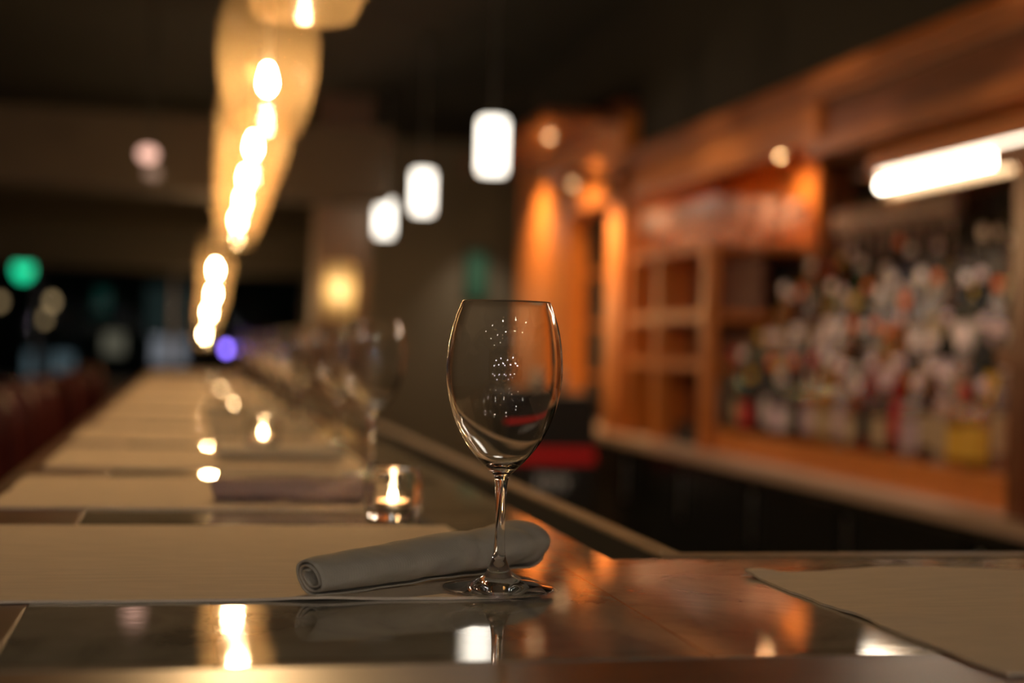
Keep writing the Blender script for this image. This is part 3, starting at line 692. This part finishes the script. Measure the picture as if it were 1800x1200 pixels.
# the street outside the window
def street(name, px, py, Y, w, h, col, s, label, cat):
    p = on(1, Y, px, py); t = thing(name, label, cat, (p.x, Y, 0)); return t, p
t, p = street('traffic_light', 41, 473, 30, 0, 0, 0, 0, 'green traffic light glowing in the street beyond the left window', 'traffic light')
MB().box((-.17, .02, p.z - .35), (.17, .3, p.z + .65), .02).build('housing', BLACK, t)
MB().lathe([(0, -.02), (.2, 0), (.16, .03), (0, .03)], 24).build('tmp', None); bpy.data.objects.remove(bpy.data.objects['tmp'])
g = MB(); g.add([(math.cos(2 * math.pi * k / 24) * .20, 0, math.sin(2 * math.pi * k / 24) * .20) for k in range(24)] + [(math.cos(2 * math.pi * k / 24) * .20, .03, math.sin(2 * math.pi * k / 24) * .20) for k in range(24)],
      [tuple(reversed(range(24))), tuple(range(24, 48))] + [(k, (k + 1) % 24, 24 + (k + 1) % 24, 24 + k) for k in range(24)])
gl_ = g.build('green_lens', emit('traffic_green', (.02, .9, .42), .7), t); gl_.location = (0, -.02, p.z)
rl = bpy.data.objects.new('red_lens', g.build('x', emit('traffic_red', (1, .03, .03), .5)).data); bpy.data.objects.remove(bpy.data.objects['x']); COL.objects.link(rl); rl.parent = t; rl.scale = (.42, 1, .42)
r_ = on(1, 30, 56, 460); rl.location = (r_.x - p.x, -.05, r_.z)
MB().rod((0, .16, 0), (0, .16, p.z - .3), .06).build('pole', BLACK, t)
for k, (px, py, s, lab) in enumerate(((92, 530, .45, 'dim golden street lamp seen through the left window, upper of the pair'), (78, 560, .3, 'dim golden street lamp just under the upper golden one'), (0, 530, .35, 'dim golden street lamp at the very left edge'))):
    p = on(1, 26, px, py); t = thing('street_lamp', lab, 'street lamp', (p.x, 26, 0))
    MB().lathe(smooth_prof([(0, -.08), (.07, -.03), (.07, .03), (0, .08)], 3), 16, (0, 0, p.z)).build('globe', emit('street_glow', (1, .70, .34), s), t)
    MB().rod((0, 0, 0), (0, 0, p.z - .07), .04).build('pole', BLACK, t)
bf = MB().box((-9, 34, -1), (9, 34.5, 7)).build('building_facade', mat('night_facade', (.02, .035, .03), .8)); tag(bf, 'dark building facade across the street beyond the window', 'building')
for k, (px, py, w, h, col, s, lab) in enumerate(((200, 603, 40, 34, (.9, .85, .6), .05, 'dim warm shop window across the street, left of the bright one'), (297, 617, 62, 44, (.75, .8, .90), .10, 'brightest pale shop window across the street, above the end of the bar'),
        (85, 642, 90, 40, (.5, .75, .85), .05, 'wide dim bluish shop window across the street at the left'), (320, 545, 130, 76, (.4, .7, .65), .010, 'large faint teal shop window across the street behind the far pendants'), (180, 530, 30, 40, (.1, .8, .6), .012, 'small faint green window across the street'))):
    a = on(1, 33.9, px - w / 2, py + h / 2); b = on(1, 33.9, px + w / 2, py - h / 2)
    o = MB().box((a.x, 33.9, a.z), (b.x, 33.99, b.z)).build('shop_window', emit('shop_glow', col, s)); tag(o, lab, 'window')
st_ = MB().box((-14, 15.2, -.3), (14, 40, -.15)).build('street', mat('asphalt', (.03, .03, .03), .7)); struct(st_)
# framed green picture and pale patch on the inner wall
a = on(1, 11.45, 815, 530); b = on(1, 11.45, 862, 440)
pc = thing('framed_picture', 'dark green framed picture on the taupe wall between pendants and cabinet', 'picture')
MB().box((a.x, 11.46, a.z), (b.x, 11.497, b.z), .004).build('frame', BLACK, pc)
MB().box((a.x + .02, 11.452, a.z + .02), (b.x - .02, 11.46, b.z - .02)).build('canvas', mat('green_canvas', (.06, .20, .13), .6), pc)
spot('wall_wash', (on(1, 11.0, 862, 300).x, 11.1, 2.3), 5, (1, .84, .66), 80, 1, .05, (0, .35, -1))

# ------------------------------------------------------------------ unseen lamps added behind the camera for fill and reflections
k = 0
for y in (-1.2, -2.6, -4.0):
    for x in (-3.2, -1.9, -.6, .7, 1.9):
        k += 1
        t = thing('fill_downlight', 'added fill downlight behind the viewpoint, %s from the left wall, %s row back' % (ORD[int((x + 3.3) / 1.25)], ORD[int((-y - 1) / 1.3)]), 'downlight', (x, y, ZC - .012), 0, 'added fill downlights behind the viewpoint')
        MB().lathe([(.045, 0), (.06, -.004), (.06, .01), (.045, .01), (.045, 0)], 20).build('ring', BLACK, t)
        MB().lathe([(0, .0), (.044, .0), (.044, .006), (0, .006)], 20).build('lens', emit('fill_lens', (1, .86, .68), 50), t)

for k in range(11):  # lamps added to make dots of reflected light in the wine glass
    x = -3.6 + k * .52 + random.uniform(-.1, .1); z = (1.55, 1.95, 1.62, 2.1, 1.7)[k % 5]
    t = thing('added_back_lamp', 'unseen white lamp added on the wall behind for reflections, %s from the left end' % ORD[k], 'wall lamp', (x, YB + .06, z), 0, 'added reflection lamps behind')
    MB().lathe(smooth_prof([(0, -.045), (.034, -.02), (.034, .02), (0, .045)], 3), 16).build('globe', emit('back_glow', (1, .92, .92), 95), t)
    MB().rod((0, -.06, -.02), (0, 0, -.02), .008).build('bracket', CHROME, t)
